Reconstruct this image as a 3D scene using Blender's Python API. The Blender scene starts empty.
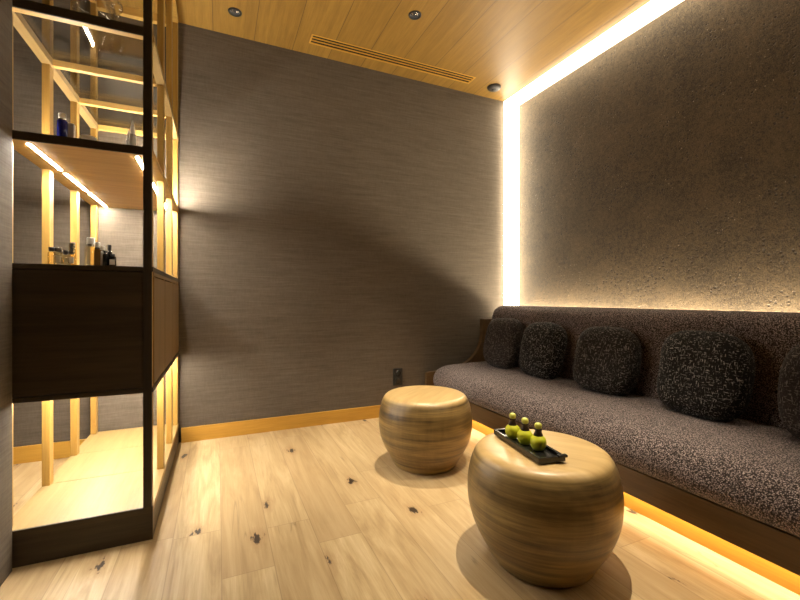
import bpy, bmesh, math, random
from mathutils import Vector, Matrix
random.seed(7)
sc = bpy.context.scene
col = sc.collection

# ------------------------------------------------------------ camera, world, exposure
cam_d = bpy.data.cameras.new('camera')
cam_d.sensor_width = 36.0
cam_d.lens = 407 / 800 * 36.0
cam_d.shift_y = -2 / 800
cam_d.clip_start = 0.02
cam = bpy.data.objects.new('camera', cam_d)
cam.location = (0, 0, 0.85)
cam.rotation_euler = (math.pi / 2, 0, -math.atan2(182, 407))
col.objects.link(cam)
sc.camera = cam

world = bpy.data.worlds.new('world')
sc.world = world
world.use_nodes = True
world.node_tree.nodes['Background'].inputs[0].default_value = (1.0, 0.85, 0.65, 1)
world.node_tree.nodes['Background'].inputs[1].default_value = 0.02

sc.view_settings.view_transform = 'Standard'
sc.view_settings.look = 'None'
sc.view_settings.exposure = 0.0
sc.view_settings.gamma = 1.0
sc.view_settings.use_curve_mapping = False

# light levels (lamps themselves are built with their fittings below)
SPOT_W = {'stool': 250.0, 'wall': 9.0, 'rear': 58.0}
WARM = (1.0, 0.86, 0.64)
E_COVE, E_COVE_TOP, E_BEHIND, E_KICK, E_SHELF, E_SHELF_LOW = 24.0, 11.0, 105.0, 52.0, 500.0, 380.0

CEIL = 2.47
YB = 2.715      # back wall
XR = 2.27       # plaster wall; the cove runs from XC to XR
XC = 2.15
XL, YF = -1.9, -1.4

# ------------------------------------------------------------ helpers
def obj(name, bm, mat, parent=None, smooth=False, loc=None):
    me = bpy.data.meshes.new(name)
    bmesh.ops.recalc_face_normals(bm, faces=bm.faces)
    bm.to_mesh(me)
    bm.free()
    if smooth:
        for p in me.polygons:
            p.use_smooth = True
    me.materials.append(mat)
    o = bpy.data.objects.new(name, me)
    if loc:
        o.location = loc
    if parent:
        o.parent = parent
    col.objects.link(o)
    return o

def tag(o, label=None, cat=None, group=None, kind=None):
    if label: o['label'] = label
    if cat: o['category'] = cat
    if group: o['group'] = group
    if kind: o['kind'] = kind
    return o

def thing(name, label, cat, loc=(0, 0, 0), rz=0.0, group=None):
    o = bpy.data.objects.new(name, None)
    o.empty_display_size = 0.1
    o.location = loc
    o.rotation_euler = (0, 0, rz)
    col.objects.link(o)
    return tag(o, label, cat, group)

def box(bm, x0, x1, y0, y1, z0, z1, bev=0.0):
    r = bmesh.ops.create_cube(bm, size=1.0)
    vs = r['verts']
    for v in vs:
        v.co = Vector(((x0 + x1) / 2 + v.co.x * (x1 - x0), (y0 + y1) / 2 + v.co.y * (y1 - y0), (z0 + z1) / 2 + v.co.z * (z1 - z0)))
    if bev > 0:
        es = list({e for v in vs for e in v.link_edges})
        bmesh.ops.bevel(bm, geom=es, offset=bev, segments=2, affect='EDGES', profile=0.6)
    return bm

def B(x0, x1, y0, y1, z0, z1, bev=0.0):
    return box(bmesh.new(), x0, x1, y0, y1, z0, z1, bev)

def lathe(profile, seg=48, bm=None, off=(0, 0, 0)):
    bm = bm or bmesh.new()
    rings = []
    for r, z in profile:
        if r < 1e-6:
            rings.append([bm.verts.new((off[0], off[1], off[2] + z))])
        else:
            rings.append([bm.verts.new((off[0] + r * math.cos(2 * math.pi * i / seg), off[1] + r * math.sin(2 * math.pi * i / seg), off[2] + z)) for i in range(seg)])
    for a, b in zip(rings, rings[1:]):
        for i in range(seg):
            j = (i + 1) % seg
            if len(a) == 1 and len(b) == 1:
                continue
            if len(a) == 1:
                bm.faces.new((a[0], b[i], b[j]))
            elif len(b) == 1:
                bm.faces.new((a[i], a[j], b[0]))
            else:
                bm.faces.new((a[i], a[j], b[j], b[i]))
    return bm

def smooth_profile(pts, n=6):
    out = []
    P = [pts[0]] + list(pts) + [pts[-1]]
    for i in range(1, len(P) - 2):
        p0, p1, p2, p3 = [Vector(q) for q in P[i - 1:i + 3]]
        for k in range(n):
            t = k / n
            q = 0.5 * ((2 * p1) + (p2 - p0) * t + (2 * p0 - 5 * p1 + 4 * p2 - p3) * t * t + (3 * p1 - p0 - 3 * p2 + p3) * t ** 3)
            out.append((q.x, q.y))
    out.append(tuple(pts[-1]))
    return out

def extrude_xz(poly, y0, y1, bm=None):
    bm = bm or bmesh.new()
    a = [bm.verts.new((x, y0, z)) for x, z in poly]
    b = [bm.verts.new((x, y1, z)) for x, z in poly]
    n = len(poly)
    for i in range(n):
        j = (i + 1) % n
        bm.faces.new((a[i], a[j], b[j], b[i]))
    bm.faces.new(a)
    bm.faces.new(b)
    return bm

# ------------------------------------------------------------ node material kit
class NT:
    def __init__(self, name):
        self.m = bpy.data.materials.new(name)
        self.m.use_nodes = True
        self.t = self.m.node_tree
        self.b = self.t.nodes['Principled BSDF']
        self.out = self.t.nodes['Material Output']
    def n(self, typ, **kw):
        nd = self.t.nodes.new(typ)
        for k, v in kw.items():
            setattr(nd, k, v)
        return nd
    def put(self, sock, v):
        if isinstance(v, bpy.types.NodeSocket):
            self.t.links.new(v, sock)
        else:
            if isinstance(v, (tuple, list)) and len(v) == 3 and sock.type == 'RGBA':
                v = (*v, 1)
            sock.default_value = v
    def math(self, op, a, b=None, c=None):
        nd = self.n('ShaderNodeMath', operation=op)
        self.put(nd.inputs[0], a)
        if b is not None: self.put(nd.inputs[1], b)
        if c is not None: self.put(nd.inputs[2], c)
        return nd.outputs[0]
    def pos(self, world=False):
        if world:
            return self.n('ShaderNodeNewGeometry').outputs['Position']
        return self.n('ShaderNodeTexCoord').outputs['Object']
    def scale(self, v, s, off=(0, 0, 0)):
        nd = self.n('ShaderNodeMapping')
        self.put(nd.inputs['Vector'], v)
        nd.inputs['Scale'].default_value = s
        nd.inputs['Location'].default_value = off
        return nd.outputs[0]
    def noise(self, v, scale=1.0, detail=3.0, rough=0.55, dist=0.0):
        nd = self.n('ShaderNodeTexNoise')
        self.put(nd.inputs['Vector'], v)
        nd.inputs['Scale'].default_value = scale
        nd.inputs['Detail'].default_value = detail
        nd.inputs['Roughness'].default_value = rough
        nd.inputs['Distortion'].default_value = dist
        return nd.outputs['Fac']
    def voro(self, v, scale, feature='F1', rnd=1.0):
        nd = self.n('ShaderNodeTexVoronoi', feature=feature)
        self.put(nd.inputs['Vector'], v)
        nd.inputs['Scale'].default_value = scale
        nd.inputs['Randomness'].default_value = rnd
        return nd
    def ramp(self, f, stops):
        nd = self.n('ShaderNodeValToRGB')
        self.put(nd.inputs[0], f)
        e = nd.color_ramp.elements
        while len(e) < len(stops): e.new(0.5)
        for el, (p, c) in zip(e, stops):
            el.position = p
            el.color = (*c, 1) if isinstance(c, (tuple, list)) else (c, c, c, 1)
        return nd.outputs[0]
    def mix(self, f, a, b, mode='MIX'):
        nd = self.n('ShaderNodeMix', data_type='RGBA', blend_type=mode)
        self.put(nd.inputs[0], f)
        self.put(nd.inputs[6], a)
        self.put(nd.inputs[7], b)
        return nd.outputs[2]
    def bump(self, h, strength=0.3, dist=0.002):
        nd = self.n('ShaderNodeBump')
        self.put(nd.inputs['Height'], h)
        nd.inputs['Strength'].default_value = strength
        nd.inputs['Distance'].default_value = dist
        self.t.links.new(nd.outputs[0], self.b.inputs['Normal'])
    def done(self, color, rough=0.5, spec=0.5, metal=0.0):
        self.put(self.b.inputs['Base Color'], color)
        self.put(self.b.inputs['Roughness'], rough)
        self.b.inputs['Specular IOR Level'].default_value = spec
        self.b.inputs['Metallic'].default_value = metal
        return self.m

def plain(name, c, rough=0.5, metal=0.0, spec=0.5):
    n = NT(name)
    # a touch of procedural variation so no surface is dead flat
    f = n.noise(n.pos(), 30, 2)
    return n.done(n.mix(n.math('MULTIPLY', f, 0.25), c, tuple(v * 0.8 for v in c)), rough, spec, metal)

def emit(name, c, s):
    m = bpy.data.materials.new(name)
    m.use_nodes = True
    t = m.node_tree
    t.nodes.remove(t.nodes['Principled BSDF'])
    e = t.nodes.new('ShaderNodeEmission')
    e.inputs[0].default_value = (*c, 1)
    e.inputs[1].default_value = s
    t.links.new(e.outputs[0], t.nodes['Material Output'].inputs[0])
    return m

def wood(name, light, dark, axis='Z', rough=0.45, fine=1.0, seed=0.0, spec=0.4):
    n = NT(name)
    st = {'X': (1.5, 26, 26), 'Y': (26, 1.5, 26), 'Z': (26, 26, 1.5)}[axis]
    st = tuple(s * fine for s in st)
    p = n.pos()
    g = n.noise(n.scale(p, st, (seed, seed, seed)), 1.0, 5, 0.6, 0.6)
    g2 = n.noise(n.scale(p, tuple(s * 6 for s in st), (seed, 3, seed)), 1.0, 3, 0.6)
    f = n.math('ADD', n.math('MULTIPLY', g, 0.65), n.math('MULTIPLY', g2, 0.35))
    c = n.ramp(f, [(0.34, dark), (0.62, light)])
    n.bump(g2, 0.12, 0.001)
    return n.done(c, rough, spec)

def floor_material():
    n = NT('oak_floor_boards')
    p = n.pos(True)
    sx = n.n('ShaderNodeSeparateXYZ'); n.put(sx.inputs[0], p)
    u = n.math('DIVIDE', n.math('ADD', sx.outputs[0], 10 * 0.155 - 0.010), 0.155)
    idx = n.math('FLOOR', u); fu = n.math('FRACT', u)
    wn = n.n('ShaderNodeTexWhiteNoise', noise_dimensions='1D'); n.put(wn.inputs['W'], idx)
    v = n.math('ADD', n.math('DIVIDE', sx.outputs[1], 1.15), n.math('MULTIPLY', wn.outputs['Value'], 7.0))
    fv = n.math('FRACT', v)
    idv = n.math('ADD', n.math('MULTIPLY', idx, 17.3), n.math('FLOOR', v))
    w2 = n.n('ShaderNodeTexWhiteNoise', noise_dimensions='1D'); n.put(w2.inputs['W'], idv)
    cb = n.n('ShaderNodeCombineXYZ')
    n.put(cb.inputs[0], sx.outputs[0]); n.put(cb.inputs[1], sx.outputs[1]); n.put(cb.inputs[2], n.math('MULTIPLY', idv, 0.37))
    q = cb.outputs[0]
    g = n.noise(n.scale(q, (16, 1.6, 1)), 1.0, 6, 0.62, 1.4)
    g2 = n.noise(n.scale(q, (150, 6, 1)), 1.0, 3, 0.6)
    f = n.math('ADD', n.math('MULTIPLY', g, 0.72), n.math('MULTIPLY', g2, 0.28))
    c = n.ramp(f, [(0.28, (0.27, 0.175, 0.080)), (0.48, (0.46, 0.335, 0.170)), (0.68, (0.61, 0.475, 0.275))])
    c = n.mix(n.math('MULTIPLY', w2.outputs['Value'], 0.55), c, (0.36, 0.235, 0.11))
    # knots and cracks
    cq = n.n('ShaderNodeCombineXYZ')
    n.put(cq.inputs[0], n.math('ADD', n.math('MULTIPLY', sx.outputs[0], 6.0), n.math('MULTIPLY', idv, 3.71)))
    n.put(cq.inputs[1], n.math('MULTIPLY', sx.outputs[1], 3.4))
    kv = n.n('ShaderNodeTexVoronoi', voronoi_dimensions='2D'); n.put(kv.inputs['Vector'], cq.outputs[0]); kv.inputs['Scale'].default_value = 1.0
    kd = n.math('ADD', kv.outputs['Distance'], n.math('MULTIPLY', n.math('SUBTRACT', n.noise(n.scale(q, (46, 12, 1)), 1, 4, 0.7), 0.5), 0.6))
    wsel = n.n('ShaderNodeSeparateColor'); n.put(wsel.inputs[0], kv.outputs['Color'])
    pick = n.math('GREATER_THAN', wsel.outputs[0], 0.66)
    halo = n.math('MULTIPLY', n.ramp(kd, [(0.0, 1.0), (0.27, 0.0)]), pick)
    core = n.math('MULTIPLY', n.ramp(kd, [(0.04, 1.0), (0.085, 0.0)]), pick)
    c = n.mix(n.math('MULTIPLY', halo, 0.6), c, (0.30, 0.17, 0.075))
    c = n.mix(n.math('MULTIPLY', core, 0.95), c, (0.022, 0.013, 0.008))
    cr = n.noise(n.scale(q, (13, 0.8, 1), (3, 8, 0)), 1.0, 2, 0.45, 0.5)
    crk = n.math('MULTIPLY', n.ramp(n.math('ABSOLUTE', n.math('SUBTRACT', cr, 0.5)), [(0.0, 1.0), (0.007, 0.0)]),
                 n.ramp(n.noise(n.scale(q, (3, 2.2, 1)), 1, 2), [(0.57, 0.0), (0.62, 1.0)]))
    c = n.mix(n.math('MULTIPLY', crk, 0.35), c, (0.07, 0.04, 0.02))
    # joints
    e1 = n.math('MINIMUM', fu, n.math('SUBTRACT', 1.0, fu))
    e2 = n.math('MULTIPLY', n.math('MINIMUM', fv, n.math('SUBTRACT', 1.0, fv)), 1.15 / 0.155)
    e = n.math('MINIMUM', e1, e2)
    gap = n.ramp(e, [(0.004, 1.0), (0.012, 0.0)])
    c = n.mix(n.math('MULTIPLY', gap, 0.5), c, (0.20, 0.12, 0.055))
    n.bump(n.math('SUBTRACT', f, gap), 0.12, 0.001)
    return n.done(c, 0.42, 0.35)

def ceiling_material():
    n = NT('oak_ceiling_boards')
    p = n.pos(True)
    sx = n.n('ShaderNodeSeparateXYZ'); n.put(sx.inputs[0], p)
    u = n.math('DIVIDE', n.math('ADD', sx.outputs[0], 10 * 0.235 + 0.028), 0.235)
    idx = n.math('FLOOR', u); fu = n.math('FRACT', u)
    wn = n.n('ShaderNodeTexWhiteNoise', noise_dimensions='1D'); n.put(wn.inputs['W'], idx)
    cb = n.n('ShaderNodeCombineXYZ')
    n.put(cb.inputs[0], sx.outputs[0]); n.put(cb.inputs[1], sx.outputs[1]); n.put(cb.inputs[2], n.math('MULTIPLY', idx, 0.71))
    g = n.noise(n.scale(cb.outputs[0], (34, 1.7, 1)), 1.0, 5, 0.6, 0.8)
    g2 = n.noise(n.scale(cb.outputs[0], (210, 9, 1)), 1.0, 2, 0.6)
    f = n.math('ADD', n.math('MULTIPLY', g, 0.6), n.math('MULTIPLY', g2, 0.4))
    c = n.ramp(f, [(0.32, (0.175, 0.094, 0.016)), (0.64, (0.285, 0.160, 0.032))])
    c = n.mix(n.math('MULTIPLY', wn.outputs['Value'], 0.30), c, (0.15, 0.08, 0.014))
    e = n.math('MINIMUM', fu, n.math('SUBTRACT', 1.0, fu))
    gap = n.ramp(e, [(0.006, 1.0), (0.013, 0.0)])
    c = n.mix(n.math('MULTIPLY', gap, 0.75), c, (0.07, 0.038, 0.012))
    n.bump(n.math('SUBTRACT', n.math('MULTIPLY', g2, 0.3), gap), 0.25, 0.002)
    return n.done(c, 0.5, 0.35)

def wallpaper_material():
    n = NT('grey_woven_wallpaper')
    p = n.pos(True)
    h = n.noise(n.scale(p, (9, 9, 210)), 1.0, 4, 0.65)
    b = n.noise(n.scale(p, (3, 3, 55), (4, 2, 9)), 1.0, 3, 0.6)
    v = n.noise(n.scale(p, (160, 160, 30)), 1.0, 2, 0.6)
    f = n.math('ADD', n.math('MULTIPLY', h, 0.5), n.math('ADD', n.math('MULTIPLY', b, 0.3), n.math('MULTIPLY', v, 0.2)))
    c = n.ramp(f, [(0.30, (0.074, 0.059, 0.043)), (0.70, (0.150, 0.123, 0.093))])
    n.bump(f, 0.35, 0.0015)
    return n.done(c, 0.85, 0.2)

def plaster_material():
    n = NT('speckled_brown_plaster')
    p = n.pos(True)
    big = n.noise(p, 5, 4, 0.6)
    fine = n.noise(p, 170, 3, 0.7)
    mid = n.noise(p, 45, 3, 0.65)
    c = n.ramp(n.math('ADD', n.math('MULTIPLY', fine, 0.55), n.math('ADD', n.math('MULTIPLY', mid, 0.25), n.math('MULTIPLY', big, 0.2))),
               [(0.38, (0.024, 0.017, 0.009)), (0.62, (0.125, 0.088, 0.047))])
    sp = n.n('ShaderNodeSeparateXYZ'); n.put(sp.inputs[0], p)
    cp = n.n('ShaderNodeCombineXYZ'); n.put(cp.inputs[0], sp.outputs[1]); n.put(cp.inputs[1], sp.outputs[2])
    vo = n.n('ShaderNodeTexVoronoi', voronoi_dimensions='2D'); n.put(vo.inputs['Vector'], cp.outputs[0]); vo.inputs['Scale'].default_value = 46
    sel = n.n('ShaderNodeSeparateColor'); n.put(sel.inputs[0], vo.outputs['Color'])
    clump = n.ramp(n.noise(p, 7, 3, 0.6), [(0.45, 0.0), (0.62, 1.0)])
    dot = n.math('MULTIPLY', n.math('MULTIPLY', n.ramp(vo.outputs['Distance'], [(0.17, 1.0), (0.28, 0.0)]), n.math('GREATER_THAN', sel.outputs[0], 0.6)), clump)
    c = n.mix(n.math('MULTIPLY', dot, 0.85), c, (0.025, 0.017, 0.01))
    v2 = n.n('ShaderNodeTexVoronoi', voronoi_dimensions='2D'); n.put(v2.inputs['Vector'], n.scale(cp.outputs[0], (1, 1, 1), (5, 3, 7))); v2.inputs['Scale'].default_value = 75
    s2 = n.n('ShaderNodeSeparateColor'); n.put(s2.inputs[0], v2.outputs['Color'])
    glint = n.math('MULTIPLY', n.ramp(v2.outputs['Distance'], [(0.06, 1.0), (0.15, 0.0)]), n.math('MULTIPLY', n.math('GREATER_THAN', s2.outputs[1], 0.96), n.ramp(n.noise(p, 3.5, 2), [(0.5, 0.0), (0.6, 1.0)])))
    c = n.mix(n.math('MULTIPLY', glint, 0.8), c, (0.7, 0.62, 0.48))
    n.bump(n.math('SUBTRACT', n.math('ADD', mid, n.math('MULTIPLY', fine, 0.6)), dot), 0.5, 0.003)
    return n.done(c, 0.7, 0.3)

def boucle_material():
    n = NT('mauve_brown_boucle')
    p = n.pos()
    vo = n.voro(p, 235)
    fn = n.noise(p, 190, 3, 0.7)
    f = n.math('ADD', n.math('MULTIPLY', vo.outputs['Distance'], 0.6), n.math('MULTIPLY', fn, 0.55))
    c = n.ramp(f, [(0.28, (0.66, 0.55, 0.51)), (0.46, (0.27, 0.21, 0.195)), (0.64, (0.035, 0.026, 0.024))])
    n.bump(n.math('SUBTRACT', 1.0, f), 0.9, 0.006)
    n.b.inputs['Sheen Weight'].default_value = 0.15
    return n.done(c, 0.95, 0.1)

def knit_material(name, base, fleck, dens, seed):
    n = NT(name)
    p = n.scale(n.pos(), (1, 1, 1), (seed, seed * 2, seed * 3))
    a = n.noise(n.scale(p, (60, 62, 230)), 1.0, 2, 0.5)
    b = n.noise(n.scale(p, (240, 240, 60), (7, 1, 4)), 1.0, 2, 0.5)
    f = n.ramp(n.math('MAXIMUM', a, b), [(dens, 0.0), (dens + 0.10, 1.0)])
    fn = n.noise(p, 300, 2)
    c = n.mix(f, tuple(base), tuple(fleck))
    c = n.mix(n.math('MULTIPLY', fn, 0.5), c, tuple(v * 0.45 for v in base))
    n.bump(n.math('ADD', n.math('MULTIPLY', f, 0.6), fn), 0.8, 0.004)
    n.b.inputs['Sheen Weight'].default_value = 0.05
    return n.done(c, 0.95, 0.1)

def stool_material(seed):
    n = NT('banded_laminated_wood')
    p = n.pos()
    a = n.noise(n.scale(p, (1.6, 1.6, 26), (seed, 0, seed)), 1.0, 4, 0.6, 0.5)
    b = n.noise(n.scale(p, (5, 5, 130), (0, seed, seed)), 1.0, 3, 0.6)
    g = n.noise(n.scale(p, (9, 40, 9), (seed, 2, 1)), 1.0, 4, 0.6, 0.8)
    f = n.math('ADD', n.math('MULTIPLY', a, 0.6), n.math('ADD', n.math('MULTIPLY', b, 0.28), n.math('MULTIPLY', g, 0.12)))
    c = n.ramp(f, [(0.36, (0.050, 0.030, 0.010)), (0.50, (0.19, 0.122, 0.040)), (0.70, (0.42, 0.29, 0.105))])
    sz = n.n('ShaderNodeSeparateXYZ'); n.put(sz.inputs[0], p)
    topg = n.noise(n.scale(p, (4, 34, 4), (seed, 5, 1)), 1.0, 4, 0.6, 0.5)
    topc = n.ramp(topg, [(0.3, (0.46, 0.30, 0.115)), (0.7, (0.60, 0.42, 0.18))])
    c = n.mix(n.ramp(n.math('MULTIPLY', sz.outputs[2], 2.0), [(0.672, 0.0), (0.702, 1.0)]), c, topc)  # top lightened against the darker side: overhead light put into the colour
    n.bump(b, 0.08, 0.001)
    n.b.inputs['Coat Weight'].default_value = 0.25
    n.b.inputs['Coat Roughness'].default_value = 0.3
    return n.done(c, 0.4, 0.45)

def thin_glass(name, tint=(0.97, 0.98, 0.98), base=0.05, gain=0.75):
    m = bpy.data.materials.new(name)
    m.use_nodes = True
    t = m.node_tree
    t.nodes.remove(t.nodes['Principled BSDF'])
    tr = t.nodes.new('ShaderNodeBsdfTransparent'); tr.inputs[0].default_value = (*tint, 1)
    gl = t.nodes.new('ShaderNodeBsdfGlossy'); gl.inputs['Roughness'].default_value = 0.01
    lw = t.nodes.new('ShaderNodeLayerWeight'); lw.inputs[0].default_value = 0.35
    ma = t.nodes.new('ShaderNodeMath'); ma.operation = 'MULTIPLY_ADD'
    ma.inputs[1].default_value = gain; ma.inputs[2].default_value = base
    t.links.new(lw.outputs['Fresnel'], ma.inputs[0])
    mx = t.nodes.new('ShaderNodeMixShader')
    t.links.new(ma.outputs[0], mx.inputs[0]); t.links.new(tr.outputs[0], mx.inputs[1]); t.links.new(gl.outputs[0], mx.inputs[2])
    t.links.new(mx.outputs[0], t.nodes['Material Output'].inputs[0])
    return m

M_floor, M_ceil, M_wall, M_plaster = floor_material(), ceiling_material(), wallpaper_material(), plaster_material()
M_oakZ = wood('oak_upright', (0.42, 0.25, 0.058), (0.31, 0.17, 0.035), 'Z')
M_oakX = wood('oak_crosswise', (0.58, 0.36, 0.10), (0.44, 0.26, 0.065), 'X')
M_oakY = wood('oak_lengthwise', (0.32, 0.22, 0.085), (0.25, 0.16, 0.055), 'Y')
M_base = wood('oak_skirting', (0.56, 0.31, 0.05), (0.42, 0.215, 0.03), 'X')
M_kick = wood('amber_oak_plinth', (0.46, 0.215, 0.020), (0.36, 0.165, 0.015), 'Y')
M_shadeX = wood('shaded_oak_crosswise', (0.070, 0.049, 0.026), (0.040, 0.028, 0.016), 'X')  # same oak as the posts, darkened: shade of the unlit fronts in the colour
M_shadeZ = wood('shaded_oak_upright', (0.050, 0.036, 0.022), (0.028, 0.02, 0.013), 'Z')
M_shadeY = wood('shaded_oak_lengthwise', (0.055, 0.039, 0.022), (0.032, 0.022, 0.013), 'X')
M_drawer = wood('brown_oak_drawer', (0.24, 0.155, 0.065), (0.16, 0.10, 0.04), 'Z')
M_rail = wood('brown_oak_sofa_rail', (0.125, 0.074, 0.030), (0.075, 0.043, 0.018), 'Y')
M_boucle = boucle_material()
M_black = plain('matt_black', (0.012, 0.011, 0.010), 0.6)
M_lacquer = plain('black_lacquer', (0.010, 0.010, 0.009), 0.22)
M_steel = plain('bright_reflector', (0.75, 0.73, 0.70), 0.18, 1.0)
M_glass = thin_glass('clear_shelf_glass', (0.97, 0.98, 0.97), 0.05, 0.65)
M_vessel = thin_glass('clear_vessel_glass', (0.985, 0.99, 0.99), 0.03, 0.5)

# ------------------------------------------------------------ room shell
def struct(name, bm, m):
    return tag(obj(name, bm, m), kind='structure')

struct('floor', B(XL - .1, XR + .1, YF - .1, YB + .1, -0.08, 0), M_floor)
struct('wall_back', B(XL - .1, XR + .1, YB, YB + .12, 0, CEIL), M_wall)
struct('wall_right', B(XR, XR + .12, YF, YB, 0, CEIL), M_plaster)
struct('wall_left', B(XL - .12, XL, YF, YB, 0, CEIL), M_wall)
struct('wall_front', B(XL - .1, XR + .1, YF - .12, YF, 0, CEIL), M_wall)
struct('wall_partition', B(XL, -0.585, 1.52, 1.65, 0, CEIL), M_wall)
tb = B(-0.198, 1.40, YB - 0.014, YB, 0, 0.086, 0.002)
struct('baseboard_back', tb, M_base)
struct('baseboard_back_left', B(XL, -0.64, YB - 0.014, YB, 0, 0.086, 0.002), M_base)

# ceiling with real recesses for the downlights and the air slot
LIGHTS = [(1.029, 2.092), (0.088, 2.486), (1.16, 1.12), (0.12, 1.30)]
VENT = (0.53, 1.725, 2.505, 2.590)
ceil = struct('ceiling', B(XL - .1, XR + .1, YF - .1, YB + .1, CEIL, CEIL + .14), M_ceil)
cutters = []
for x, y in LIGHTS:
    cutters.append(obj('cut', lathe([(0, -.02), (.032, -.02), (.032, .07), (0, .07)], 32, None, (x, y, CEIL)), M_black))
cutters.append(obj('cut', B(VENT[0], VENT[1], VENT[2], VENT[3], CEIL - .02, CEIL + .06), M_black))
for c in cutters:
    md = ceil.modifiers.new('b', 'BOOLEAN'); md.operation = 'DIFFERENCE'; md.object = c; md.solver = 'EXACT'
bpy.context.view_layer.update()
dg = bpy.context.evaluated_depsgraph_get()
newme = bpy.data.meshes.new_from_object(ceil.evaluated_get(dg))
ceil.modifiers.clear()
ceil.data = newme
newme.materials.clear(); newme.materials.append(M_ceil)
for p in newme.polygons: p.material_index = 0
for c in cutters: bpy.data.objects.remove(c)

# ------------------------------------------------------------ ceiling fittings
def downlight(x, y, label, watts, angle, blend=0.5, aim=(0, 0)):
    t = thing('downlight', label, 'ceiling light', (x, y, CEIL), 0, 'recessed downlights in the wooden ceiling')
    obj('trim_ring', lathe([(.026, -.001), (.029, -.006), (.036, -.005), (.038, 0), (.033, .001), (.031, .03), (.028, .03), (.026, -.001)], 40), M_black, t, True)
    obj('reflector', lathe([(.0275, .010), (.024, .022), (.016, .036), (.006, .042), (0, .043)], 32), M_steel, t, True)
    obj('lens', lathe([(0, .026), (.008, .027), (.011, .031), (.008, .036), (0, .037)], 20), emit('lamp_lens', (1, .9, .75), 5), t, True)
    L = bpy.data.lights.new('lamp', 'SPOT')
    L.energy = watts
    L.color = (1.0, 0.87, 0.67)
    L.spot_size = math.radians(angle)
    L.spot_blend = blend
    L.shadow_soft_size = 0.008
    lo = bpy.data.objects.new('lamp', L)
    lo.location = (0, 0, -0.008)
    lo.rotation_euler = (math.radians(aim[0]), math.radians(aim[1]), 0)
    lo.parent = t
    col.objects.link(lo)
downlight(*LIGHTS[0], 'round recessed downlight between the air slot and the far stool', SPOT_W['stool'], 45, 1.0)
downlight(*LIGHTS[1], 'round recessed downlight nearest the open shelving unit', SPOT_W['wall'], 50, 1.0)
# these hang outside the frame, in the same grid, and light the room
downlight(*LIGHTS[2], 'round recessed downlight straight above the stool with the tray', SPOT_W['stool'], 45, 1.0)
downlight(*LIGHTS[3], 'round recessed downlight in front of the shelving unit', SPOT_W['rear'], 50, 1.0)

t = thing('air_vent', 'long narrow slatted air slot in the wooden ceiling beside the back wall', 'air vent', (VENT[0], VENT[2], CEIL))
w, d = VENT[1] - VENT[0], VENT[3] - VENT[2]
duct = bmesh.new()
box(duct, 0.001, w - .001, .001, d - .001, .045, .055)
box(duct, 0.001, w - .001, .001, .004, .004, .045); box(duct, 0.001, w - .001, d - .004, d - .001, .004, .045)
box(duct, 0.001, .004, .004, d - .004, .004, .045); box(duct, w - .004, w - .001, .004, d - .004, .004, .045)
obj('duct', duct, M_black, t)
fr = bmesh.new()
box(fr, -.004, w + .004, -.005, .004, -.002, .003); box(fr, -.004, w + .004, d - .004, d + .005, -.002, .003)
box(fr, -.004, .006, .004, d - .004, -.002, .003); box(fr, w - .006, w + .004, .004, d - .004, -.002, .003)
obj('frame', fr, M_base, t)
for k in (1, 2):
    yc = d * k / 3
    obj('slat', B(.006, w - .006, yc - .0045, yc + .0045, -.001, .003, .0005), M_base, t)

t = thing('smoke_detector', 'flat dark disc on the ceiling in the corner by the light strip', 'smoke detector', (1.934, 2.558, CEIL))
obj('body', lathe([(0, -.022), (.03, -.022), (.045, -.017), (.052, -.008), (.053, 0)], 40), plain('dark_bronze', (0.03, 0.024, 0.02), 0.5), t, True)
obj('sensor_cap', lathe([(0, -.027), (.016, -.027), (.02, -.022)], 24), M_black, t, True)

# ------------------------------------------------------------ cove lights along the plaster wall
t = thing('cove_light', 'upright glowing light strip in the corner beside the plaster wall', 'light strip', (XC, YB, 0.62))
obj('diffuser', B(.001, XR - XC, -.045, 0, 0, CEIL - .62 - .031), emit('cove_glow', WARM, E_COVE), t)
obj('back_plate', B(.0, .001, -.003, 0, 0, CEIL - .62 - .031), M_steel, t)
t = thing('cove_light', 'long glowing light strip where the plaster wall meets the ceiling', 'light strip', (XC, YF, CEIL))
obj('diffuser', B(.001, XR - XC, .002, YB - YF - .001, -.030, 0), emit('cove_glow_top', WARM, E_COVE_TOP), t)
obj('back_plate', B(0, .001, .002, YB - YF - .001, -.003, 0), M_steel, t)

# ------------------------------------------------------------ shelving unit
SX0, SX1, SY0, SY1 = -0.628, -0.210, 1.665, 2.712
PY = (1.667, 2.03, 2.365, 2.69)
su = thing('shelving_unit', 'tall open oak shelving unit with lit bays against the back wall', 'shelving unit', (0, 0, 0))
obj('plinth', B(SX0, SX1, SY0, SY1, 0, .095, .001), M_shadeY, su)  # plinth oak darkened, its shade held in the colour
yb = (SY0 + .004, PY[1], PY[2], SY1)
for k in range(3):
    obj('base_board', B(SX0 + .002, SX1 + .001, yb[k] + .001, yb[k + 1] - .001, .095, .117), M_oakY, su)
obj('shaded_edge', B(SX0, SX1, SY0 - .003, SY0 + .004, .095, .1172), M_shadeX, su)  # thin added strip that paints the shaded front edge
for i, y in enumerate(PY):
    for x in (SX0 + .003, SX1 - .028):
        front = (i == 0)
        y0 = y if front else y - .02
        bm = B(x, x + .025, y0, y0 + (.034 if front else .04), .117, CEIL - .002, .0015)
        obj('post', bm, M_oakZ, su)
# thin faces on the front uprights, their shade put into the colour
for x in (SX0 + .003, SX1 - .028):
    obj('post_shade_face', B(x - .0005, x + .0255, SY0 - .004, SY0 + .003, .117, CEIL - .002), M_shadeZ, su)
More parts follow.
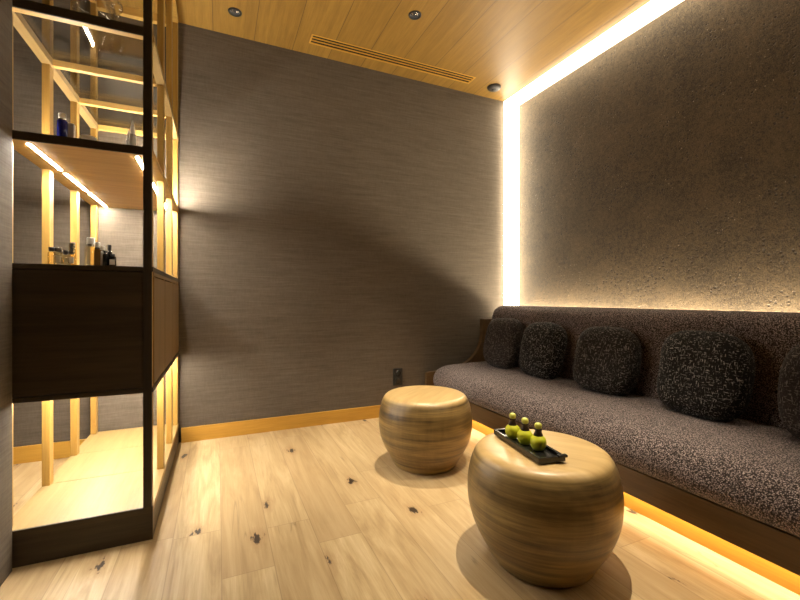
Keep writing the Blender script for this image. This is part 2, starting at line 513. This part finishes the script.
# drawer case
obj('end_panel', B(SX0 + .002, SX1 - .029, SY0, SY0 + .022, .537, .940), M_shadeX, su)
obj('case_top', B(SX0, SX1 + .001, SY0 - .001, SY1, .943, .960, .001), M_shadeX, su)
case_b = obj('case_bottom', B(SX0, SX1 + .001, SY0 - .001, SY1, .518, .534, .001), M_shadeX, su)
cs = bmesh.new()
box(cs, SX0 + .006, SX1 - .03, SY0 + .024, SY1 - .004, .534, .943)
obj('drawer_case', cs, M_shadeX, su)
ys = [SY0 + .034] + [PY[1], PY[2]] + [SY1 - .004]
for k in range(3):
    dr = obj('drawer', B(SX1 - .0295, SX1 + .000, ys[k] + .003, ys[k + 1] - .003, .540, .925, .001), M_drawer, su)
obj('case_rail', B(SX1 - .029, SX1 - .001, SY0 + .034, SY1 - .004, .929, .943), M_drawer, su)
# lit middle shelf
core = obj('middle_shelf', B(SX0 + .003, SX1 - .001, SY0 + .003, SY1, 1.353, 1.3765), M_oakX, su)
for k in range(3):
    obj('soffit_board', B(SX0 + .001, SX1 + .001, yb[k] + .001, yb[k + 1] - .001, 1.351, 1.3535), M_oakX, core)
obj('shaded_edge', B(SX0, SX1 - .028, SY0 - .004, SY0 + .003, 1.350, 1.3775), M_shadeX, su)
M_led = emit('shelf_led', (1.0, .91, .78), E_SHELF)
M_up2 = emit('shelf_led_up_wall', (1.0, .91, .78), E_SHELF * 4.2)
M_up = emit('shelf_led_up', (1.0, .91, .78), E_SHELF * 1.1)
M_led2 = emit('shelf_led_low', (1.0, .91, .78), E_SHELF_LOW)
for (zz, mm, par) in ((1.351, M_led, core), (.518, M_led2, case_b)):
    for x in (SX0 + .066, SX1 - .052):
        for k in range(3):
            y0 = PY[k] + .035 if k == 0 else PY[k] + .02
            y1 = PY[k + 1] - .03 if k < 2 else SY1 - .012
            obj('light_strip', B(x - .0045, x + .0045, y0, y1, zz - .0012, zz + .003), mm, par)
for x in (SX0 + .018, SX1 - .016):
    for k in (range(3) if x < -.5 else (2,)):   # the right-hand row is lit in the bay by the wall only
        y0 = PY[k] + .045 if k == 0 else PY[k] + .025
        obj('light_strip', B(x - .003, x + .003, y0, PY[k + 1] - .025, 1.3765, 1.378), M_up if x < -.5 else M_up2, core)
# glass shelf on an oak frame
ZG = 1.763
obj('shelf_rail', B(SX0 + .001, SX1 - .028, SY0 - .001, SY0 + .022, ZG, ZG + .030), M_oakX, su)
obj('shaded_edge', B(SX0, SX1 - .028, SY0 - .005, SY0 - .001, ZG + .001, ZG + .032), M_shadeX, su)
for x0, x1 in ((SX0 + .002, SX0 + .034), (SX1 - .030, SX1 + .001)):
    obj('shelf_rail', B(x0, x1, SY0 + .022, SY1 - .002, ZG, ZG + .026), M_oakY, su)
for y in PY[1:]:
    obj('shelf_rail', B(SX0 + .034, SX1 - .030, y - .012, y + .012, ZG + .002, ZG + .026), M_oakX, su)
obj('glass_pane', B(SX0 + .036, SX1 - .031, SY0 + .026, SY1 - .004, ZG + .0265, ZG + .033), M_glass, su)
# head frame under the ceiling
hf = bmesh.new()
for x0, x1 in ((SX0 + .002, SX0 + .030), (SX1 - .030, SX1)):
    box(hf, x0, x1, SY0 + .03, SY1 - .04, CEIL - .032, CEIL - .002)
box(hf, SX0 + .03, SX1 - .03, SY1 - .032, SY1, CEIL - .045, CEIL - .002)
box(hf, SX0 + .03, SX1 - .03, SY0 + .002, SY0 + .03, CEIL - .032, CEIL - .002)
obj('head_frame', hf, M_oakX, su)

# ------------------------------------------------------------ sofa
SOF_Y0, SOF_Y1 = -0.55, 2.635
sf = thing('banquette_sofa', 'long built-in banquette sofa in mauve-brown boucle along the plaster wall', 'sofa', (0, 0, 0))
obj('plinth', B(1.517, 2.10, SOF_Y0, SOF_Y1, 0, .125), M_kick, sf)
obj('front_rail', B(1.452, 1.478, SOF_Y0, SOF_Y1 + .02, .089, .190, .002), M_rail, sf)
obj('base_deck', B(1.478, 2.12, SOF_Y0, SOF_Y1, .125, .190), M_rail, sf)

def loft(sections, close=True):
    bm = bmesh.new()
    rs = [[bm.verts.new(p) for p in s] for s in sections]
    n = len(rs[0])
    for a, b in zip(rs, rs[1:]):
        for i in range(n):
            j = (i + 1) % n
            bm.faces.new((a[i], a[j], b[j], b[i]))
    bm.faces.new(rs[0]); bm.faces.new(rs[-1])
    return bm

def cushion(poly, y0, y1, rad, cx, cz, ins=1.0):
    """profile in XZ run along Y with softly rounded ends"""
    secs = []
    N = 8
    for k in range(N + 1):
        a = math.pi / 2 * k / N
        s = 1 - rad * (1 - math.sin(a)) * ins
        secs.append((y0 + rad * (1 - math.cos(a)), math.sin(a)))
    mids = [(y0 + rad + (y1 - y0 - 2 * rad) * k / 30, 1.0) for k in range(1, 30)]
    ends = [(y0 + y1 - y, s) for y, s in reversed(secs)]
    out = []
    for y, s in secs + mids + ends:
        sh = rad * (1 - s)
        sec = []
        for x, z in poly:
            dx, dz = x - cx, z - cz
            L = math.hypot(dx, dz)
            q = max(0.05, (L - sh * 0.9)) / L
            sec.append((cx + dx * q, y, cz + dz * q))
        out.append(sec)
    return loft(out)

seat_prof = smooth_profile([(1.462, .192), (1.436, .205), (1.418, .245), (1.428, .295), (1.462, .334), (1.53, .356), (1.65, .364), (1.80, .366), (1.98, .362), (2.06, .352)], 5) + [(2.075, .30), (2.075, .192)]
obj('seat_cushion', cushion(seat_prof, SOF_Y0, SOF_Y1, .07, 1.72, .27), M_boucle, sf, True)
back_prof = smooth_profile([(1.925, .352), (1.922, .45), (1.930, .58), (1.945, .70), (1.965, .762), (2.00, .788), (2.045, .793), (2.085, .775), (2.098, .73)], 5) + [(2.098, .5), (2.098, .352)]
obj('backrest', cushion(back_prof, SOF_Y0, SOF_Y1, .08, 2.015, .57), M_boucle, sf, True)
curve = smooth_profile([(1.405, .285), (1.42, .300), (1.50, .304), (1.62, .314), (1.735, .345), (1.82, .40), (1.87, .465), (1.893, .54), (1.900, .684)], 6)
ep = [(1.405, .0)] + curve + [(2.10, .684), (2.10, .0)]
obj('end_panel', extrude_xz(ep, SOF_Y1 + .022, SOF_Y1 + .055), M_rail, sf)
obj('light_strip', B(1.482, 1.500, SOF_Y0 + .02, SOF_Y1 - .02, .108, .1245), emit('kick_led', (1.0, .87, .64), E_KICK), sf)
obj('light_strip', B(2.202, 2.262, SOF_Y0 + .02, SOF_Y1 + .06, .690, .708), emit('sofa_back_led', WARM, E_BEHIND), sf)
obj('light_channel', B(2.100, 2.268, SOF_Y0, SOF_Y1 + .06, .660, .690), M_rail, sf)

# ------------------------------------------------------------ sofa pillows
def pillow_bm(w, h, th, seed):
    rnd = random.Random(seed)
    bm = bmesh.new()
    bmesh.ops.create_uvsphere(bm, u_segments=72, v_segments=44, radius=1.0)
    ph = [rnd.uniform(0, 6.28) for _ in range(4)]
    for v in bm.verts:
        x, y, z = v.co
        m = max(abs(y), abs(z), 1e-9)
        r = math.hypot(y, z)
        # in-plane direction on a rounded square, radial on a box-like thickness curve
        ang = math.atan2(z, y)
        n1 = 3.4
        k = (abs(math.cos(ang)) ** n1 + abs(math.sin(ang)) ** n1) ** (-1 / n1)
        t = math.atan2(r, abs(x))
        n2 = 2.9
        q = (abs(math.cos(t)) ** n2 + abs(math.sin(t)) ** n2) ** (-1 / n2)
        rr, xx = q * math.sin(t) * k, q * math.cos(t) * (1 if x >= 0 else -1)
        wob = 1 + .012 * math.sin(3 * ang + ph[0]) + .01 * math.sin(5 * ang + ph[1])
        Y, Z = rr * math.cos(ang) * wob, rr * math.sin(ang) * wob
        X = xx * (1 + .05 * math.sin(2.3 * Y + ph[2]) * math.cos(2 * Z + ph[3]))
        v.co = (X * th / 2, Y * w / 2, Z * h / 2 + h / 2)
    return bm

PIL = [ # y, w, h, thick, lean deg, yaw deg, knit, label
    (2.325, .30, .355, .15, 12, 6, 0, 'brown-grey knitted square pillow at the far end beside the back wall'),
    (1.955, .33, .345, .15, 14, -3, 1, 'black pillow with pale flecks, second from the back wall'),
    (1.490, .33, .345, .16, 13, 4, 2, 'dark grid-knit pillow in the middle of the sofa row'),
    (1.035, .338, .358, .16, 13, -2, 1, 'large black pillow with pale crossed stitches, right of the middle pillow'),
    (0.600, .33, .362, .16, 12, 3, 0, 'dark brown knitted pillow cut off by the right edge of the photo'),
]
KN = [knit_material('brown_grey_knit', (.032, .026, .024), (.21, .175, .155), .58, 1.3),
      knit_material('black_fleck_knit', (.012, .0105, .010), (.42, .38, .34), .605, 4.1),
      knit_material('charcoal_grid_knit', (.022, .019, .017), (.26, .225, .20), .59, 7.7)]
for i, (y, w, h, th, lean, yaw, k, lab) in enumerate(PIL):
    o = obj('pillow', pillow_bm(w, h, th, i + 3), KN[k], None, True)
    o.location = (1.80, y, .360)
    o.rotation_euler = (0, math.radians(lean), math.radians(yaw))
    tag(o, lab, 'pillow', 'knitted pillows along the sofa')

# ------------------------------------------------------------ stools
ST = smooth_profile([(.140, 0), (.158, .006), (.184, .05), (.212, .10), (.232, .155), (.2395, .21), (.2375, .26), (.230, .30), (.220, .328), (.207, .348), (.188, .3575), (.15, .359)], 5)
def stool(x, y, rz, label, seed):
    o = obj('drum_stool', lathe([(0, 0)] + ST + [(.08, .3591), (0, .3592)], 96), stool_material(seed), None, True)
    o.location = (x, y, 0)
    o.rotation_euler = (0, 0, rz)
    tag(o, label, 'stool', 'turned wooden drum stools')
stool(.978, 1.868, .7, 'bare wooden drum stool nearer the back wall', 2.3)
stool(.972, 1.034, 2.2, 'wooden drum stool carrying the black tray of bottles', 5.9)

# ------------------------------------------------------------ tray with three bottles
TR = math.radians(-9)
tx, ty, tz = .924, 1.050, .3592
tr = thing('serving_tray', 'long black lacquer tray on top of the near drum stool', 'tray', (tx, ty, tz), TR)
tb = bmesh.new()
W, L = .041, .134
box(tb, -W, W, -L, L, .004, .010, .001)
obj('tray_base', tb, M_lacquer, tr)
rm = bmesh.new()
for s in (-1, 1):
    box(rm, s * W - .004, s * W + .004, -L - .004, L + .004, .004, .021, .0015)
    box(rm, -W, W, s * L - .004, s * L + .004, .004, .021, .0015)
obj('rim', rm, M_lacquer, tr)
for s in (-1, 1):
    obj('handle', B(W - .022, W + .007, s * (L + .004) - .007, s * (L + .004) + .007, .017, .025, .002), M_lacquer, tr)
    obj('foot', B(-W + .008, W - .008, s * L * .7 - .006, s * L * .7 + .006, 0, .005), M_lacquer, tr)
M_lime = plain('lime_glaze', (.50, .52, .025), .3)
M_lime2 = plain('pale_lime_glaze', (.58, .58, .10), .4)
M_neck = plain('dark_brown_collar', (.030, .014, .010), .35)
def oil_bottle(x, y, z, label):
    t = thing('oil_bottle', label, 'bottle', (x, y, z), 0, 'lime green oil bottles on the tray')
    obj('body', lathe(smooth_profile([(.001, 0), (.014, .001), (.0225, .012), (.0252, .024), (.0232, .036), (.0155, .045), (.010, .049), (.001, .0492)], 5), 40), M_lime, t, True)
    obj('collar', lathe([(0, .044), (.0150, .0445), (.0135, .051), (.0105, .056), (.0100, .062), (.0120, .064), (.0120, .067), (0, .0675)], 32), M_neck, t, True)
    obj('stopper', lathe(smooth_profile([(.001, .0665), (.009, .068), (.0115, .0745), (.0105, .081), (.006, .085), (.001, .0855)], 5), 32), M_lime2, t, True)
import mathutils
R2 = Matrix.Rotation(TR, 4, 'Z')
for off, lab in (((-.011, .067), 'lime green round bottle on the tray, farthest from the viewer'),
                 ((-.001, .007), 'lime green round bottle in the middle of the tray'),
                 ((.010, -.051), 'lime green round bottle on the tray, closest to the viewer')):
    p = R2 @ Vector((off[0], off[1], 0))
    oil_bottle(tx + p.x, ty + p.y, tz + .0102, lab)

# ------------------------------------------------------------ wall outlet
t = thing('wall_outlet', 'black upright socket plate on the back wall behind the far stool', 'outlet', (1.194, YB, .215))
plate = obj('cover_plate', B(-.036, .036, -.010, 0, 0, .122, .002), M_black, t)
for z in (.034, .088):
    obj('socket', lathe([(0, .0), (.019, .0), (.021, .002), (.021, .005)], 28), M_lacquer, plate)
    s = plate.children[-1]
    s.location = (0, -.0155 + .003, z); s.rotation_euler = (-math.pi / 2, 0, 0)

# ------------------------------------------------------------ toiletry bottles on the drawer case
M_clear = thin_glass('pale_yellow_liquid_glass', (.95, .86, .62), .06, .3)
M_cream = thin_glass('cream_liquid_glass', (.97, .90, .72), .06, .3)
M_amber = plain('brown_liquid_glass', (.24, .14, .05), .15)
M_white = plain('white_plastic', (.80, .77, .70), .4)
M_silver = plain('silver_cap', (.62, .60, .57), .25, 1.0)
M_navy = plain('navy_cap', (.03, .03, .14), .35)
M_cobalt = plain('cobalt_blue_glass', (.008, .014, .20), .08)
M_dkcap = plain('dark_grey_cap', (.045, .04, .04), .35)
M_label = plain('white_paper_label', (.78, .76, .72), .6)
TOPZ = .9602
GRP = 'toiletry bottles on the drawer case'
def bottle(x, y, z, label, w, h, bodym, neck, capm, capw, caph, round_=True, group=GRP, lab=None, name='toiletry_bottle'):
    t = thing(name, label, 'bottle', (x, y, z), .1, group)
    r = w / 2
    if group: h *= 1.22
    if round_:
        body = obj('body', lathe([(0, 0), (r * .9, 0), (r, r * .12), (r, h - r * .35), (r * .85, h - r * .1), (capw * .4, h), (0, h)], 28), bodym, t, True)
    else:
        body = obj('body', B(-r, r, -r * .6, r * .6, 0, h, .003), bodym, t)
    obj('neck', lathe([(0, h), (capw * .38, h), (capw * .38, h + neck), (0, h + neck)], 20), M_dkcap if capm is not M_white else M_silver, t)
    obj('cap', lathe([(0, h + neck), (capw / 2, h + neck), (capw / 2, h + neck + caph * .92), (capw / 2 * .9, h + neck + caph), (0, h + neck + caph)], 24), capm, t)
    if lab:
        if round_:
            a0 = -math.pi * .85
            bm = bmesh.new(); k = 12
            va = [bm.verts.new(((r + .0006) * math.cos(a0 + i * .16), (r + .0006) * math.sin(a0 + i * .16), h * .2)) for i in range(k)]
            vb = [bm.verts.new((v.co.x, v.co.y, h * .7)) for v in va]
            for i in range(k - 1): bm.faces.new((va[i], va[i + 1], vb[i + 1], vb[i]))
            obj('label', bm, lab, body)
        else:
            obj('label', B(-r * .7, r * .7, -r * .6 - .0012, -r * .6 - .0002, h * .2, h * .7), lab, body)
    return t
Yb = 1.735
bottle(-.513, Yb, TOPZ, 'pale yellow bottle with dark cap, leftmost on the drawer case', .021, .038, M_clear, .002, M_dkcap, .017, .013)
bottle(-.496, Yb + .01, TOPZ, 'pale yellow bottle with wide silver and black cap, second from the left', .024, .038, M_cream, .002, M_silver, .022, .013, lab=M_label)
bottle(-.475, Yb, TOPZ, 'small clear bottle with black cap between the wider pale bottles', .018, .030, M_clear, .002, M_dkcap, .014, .014)
bottle(-.459, Yb + .005, TOPZ, 'cream bottle with tall silver cap in front of the slender oak post', .021, .034, M_cream, .003, M_silver, .017, .033, lab=M_label)
bottle(-.466, Yb + .045, TOPZ, 'slim bottle with navy blue cap, behind the silver-capped bottle', .016, .052, M_clear, .002, M_navy, .012, .020)
bottle(-.407, Yb + .01, TOPZ, 'tall cream pump bottle with white cap, widest of the group near the wall glow', .036, .058, M_cream, .008, M_white, .024, .022)
bottle(-.386, Yb, TOPZ, 'half brown slim bottle with white cap', .020, .050, M_amber, .006, M_white, .016, .018, False)
bottle(-.372, Yb + .006, TOPZ, 'whitish slim bottle with white cap beside the black bottles', .020, .044, M_white, .005, M_white, .014, .014)
bottle(-.362, Yb, TOPZ, 'squat black bottle, leftmost of the black ones', .017, .038, M_lacquer, .002, M_black, .012, .008)
bottle(-.353, Yb + .012, TOPZ, 'tallest black bottle with slim cap', .016, .046, M_lacquer, .003, M_black, .011, .020)
bottle(-.341, Yb - .004, TOPZ, 'black bottle with white label, nearest the front post', .022, .030, M_lacquer, .002, M_black, .014, .007, False, lab=M_label)

# ------------------------------------------------------------ things on the middle shelf
MZ = 1.3768
bottle(-.487, 1.745, MZ, 'cobalt blue bottle with white cap on the middle shelf', .030, .082, M_cobalt, .006, M_white, .022, .016, name='cobalt_bottle', group=None)
o = obj('carton', B(-.010, .010, -.011, .011, 0, .080, .001), M_label)
o.location = (-.468, 1.765, MZ)
tag(o, 'small white carton standing just behind the cobalt blue bottle', 'box')
M_opal = plain('opal_white_glass', (.88, .87, .85), .25)
def opal():
    t = M_opal.node_tree
    tl = t.nodes.new('ShaderNodeBsdfTranslucent'); tl.inputs[0].default_value = (.9, .9, .88, 1)
    mx = t.nodes.new('ShaderNodeMixShader'); mx.inputs[0].default_value = .5
    t.links.new(t.nodes['Principled BSDF'].outputs[0], mx.inputs[1]); t.links.new(tl.outputs[0], mx.inputs[2])
    t.links.new(mx.outputs[0], t.nodes['Material Output'].inputs[0])
opal()
def spire(x, y, s, label):
    t = thing('spire_bottle', label, 'bottle', (x, y, MZ), 0, 'pointed white bottles on the middle shelf')
    obj('body', lathe([(0, 0), (.0105 * s, 0), (.0115 * s, .006 * s), (.011 * s, .05 * s), (.011 * s, .066 * s), (0, .066 * s)], 28), M_opal, t, True)
    obj('stopper', lathe([(.0, .066 * s), (.009 * s, .066 * s), (.006 * s, .095 * s), (.0015 * s, .118 * s), (0, .119 * s)], 24), M_opal, t, True)
spire(-.283, 1.745, 1.0, 'taller pointed white bottle beside the dark front post')
spire(-.297, 1.755, .72, 'shorter pointed white bottle left of the taller one')
o = obj('dish', lathe([(0, 0), (.012, 0), (.014, .018), (.022, .026), (.024, .034), (.021, .034), (.019, .027), (.008, .022), (0, .022)], 32), M_opal, None, True)
o.location = (-.412, 1.740, MZ)
tag(o, 'small white dish between the blue bottle and the pointed bottles', 'dish')

# ------------------------------------------------------------ glass vessels on the glass shelf
GZ = ZG + .0332
def shell(profile, th):
    inner = [(max(r - th, 0.0), z + (th if i == 0 else 0)) for i, (r, z) in enumerate(profile)]
    return profile, inner
def vessel(name, x, y, label, prof, stopper=None):
    t = thing(name, label, 'glass vessel', (x, y, GZ), 0, 'clear glass vessels on the glass shelf')
    pr = smooth_profile(prof, 5)
    outer = [(0, 0)] + pr
    inner = [(max(r - .003, .0005), max(z, .006)) for r, z in reversed(pr)] + [(0, .006)]
    obj('body', lathe(outer + inner, 40), M_vessel, t, True)
    if stopper:
        obj('stopper', lathe(smooth_profile(stopper, 5), 32), M_vessel, t, True)
vessel('glass_carafe', -.445, 1.95, 'large flared clear glass carafe on the glass shelf',
       [(.022, 0), (.026, .02), (.040, .06), (.060, .11), (.072, .165), (.070, .21), (.050, .25), (.034, .28), (.04, .32)],
       [(.0005, .285), (.026, .29), (.028, .315), (.018, .33), (.034, .36), (.036, .38), (.02, .405), (.0005, .41)])
vessel('glass_decanter', -.360, 1.90, 'small clear glass decanter with ball stopper beside the large carafe',
       [(.020, 0), (.024, .01), (.027, .05), (.022, .085), (.010, .11), (.009, .145), (.014, .155)],
       [(.0005, .150), (.010, .153), (.009, .162), (.019, .178), (.020, .192), (.013, .206), (.0005, .210)])
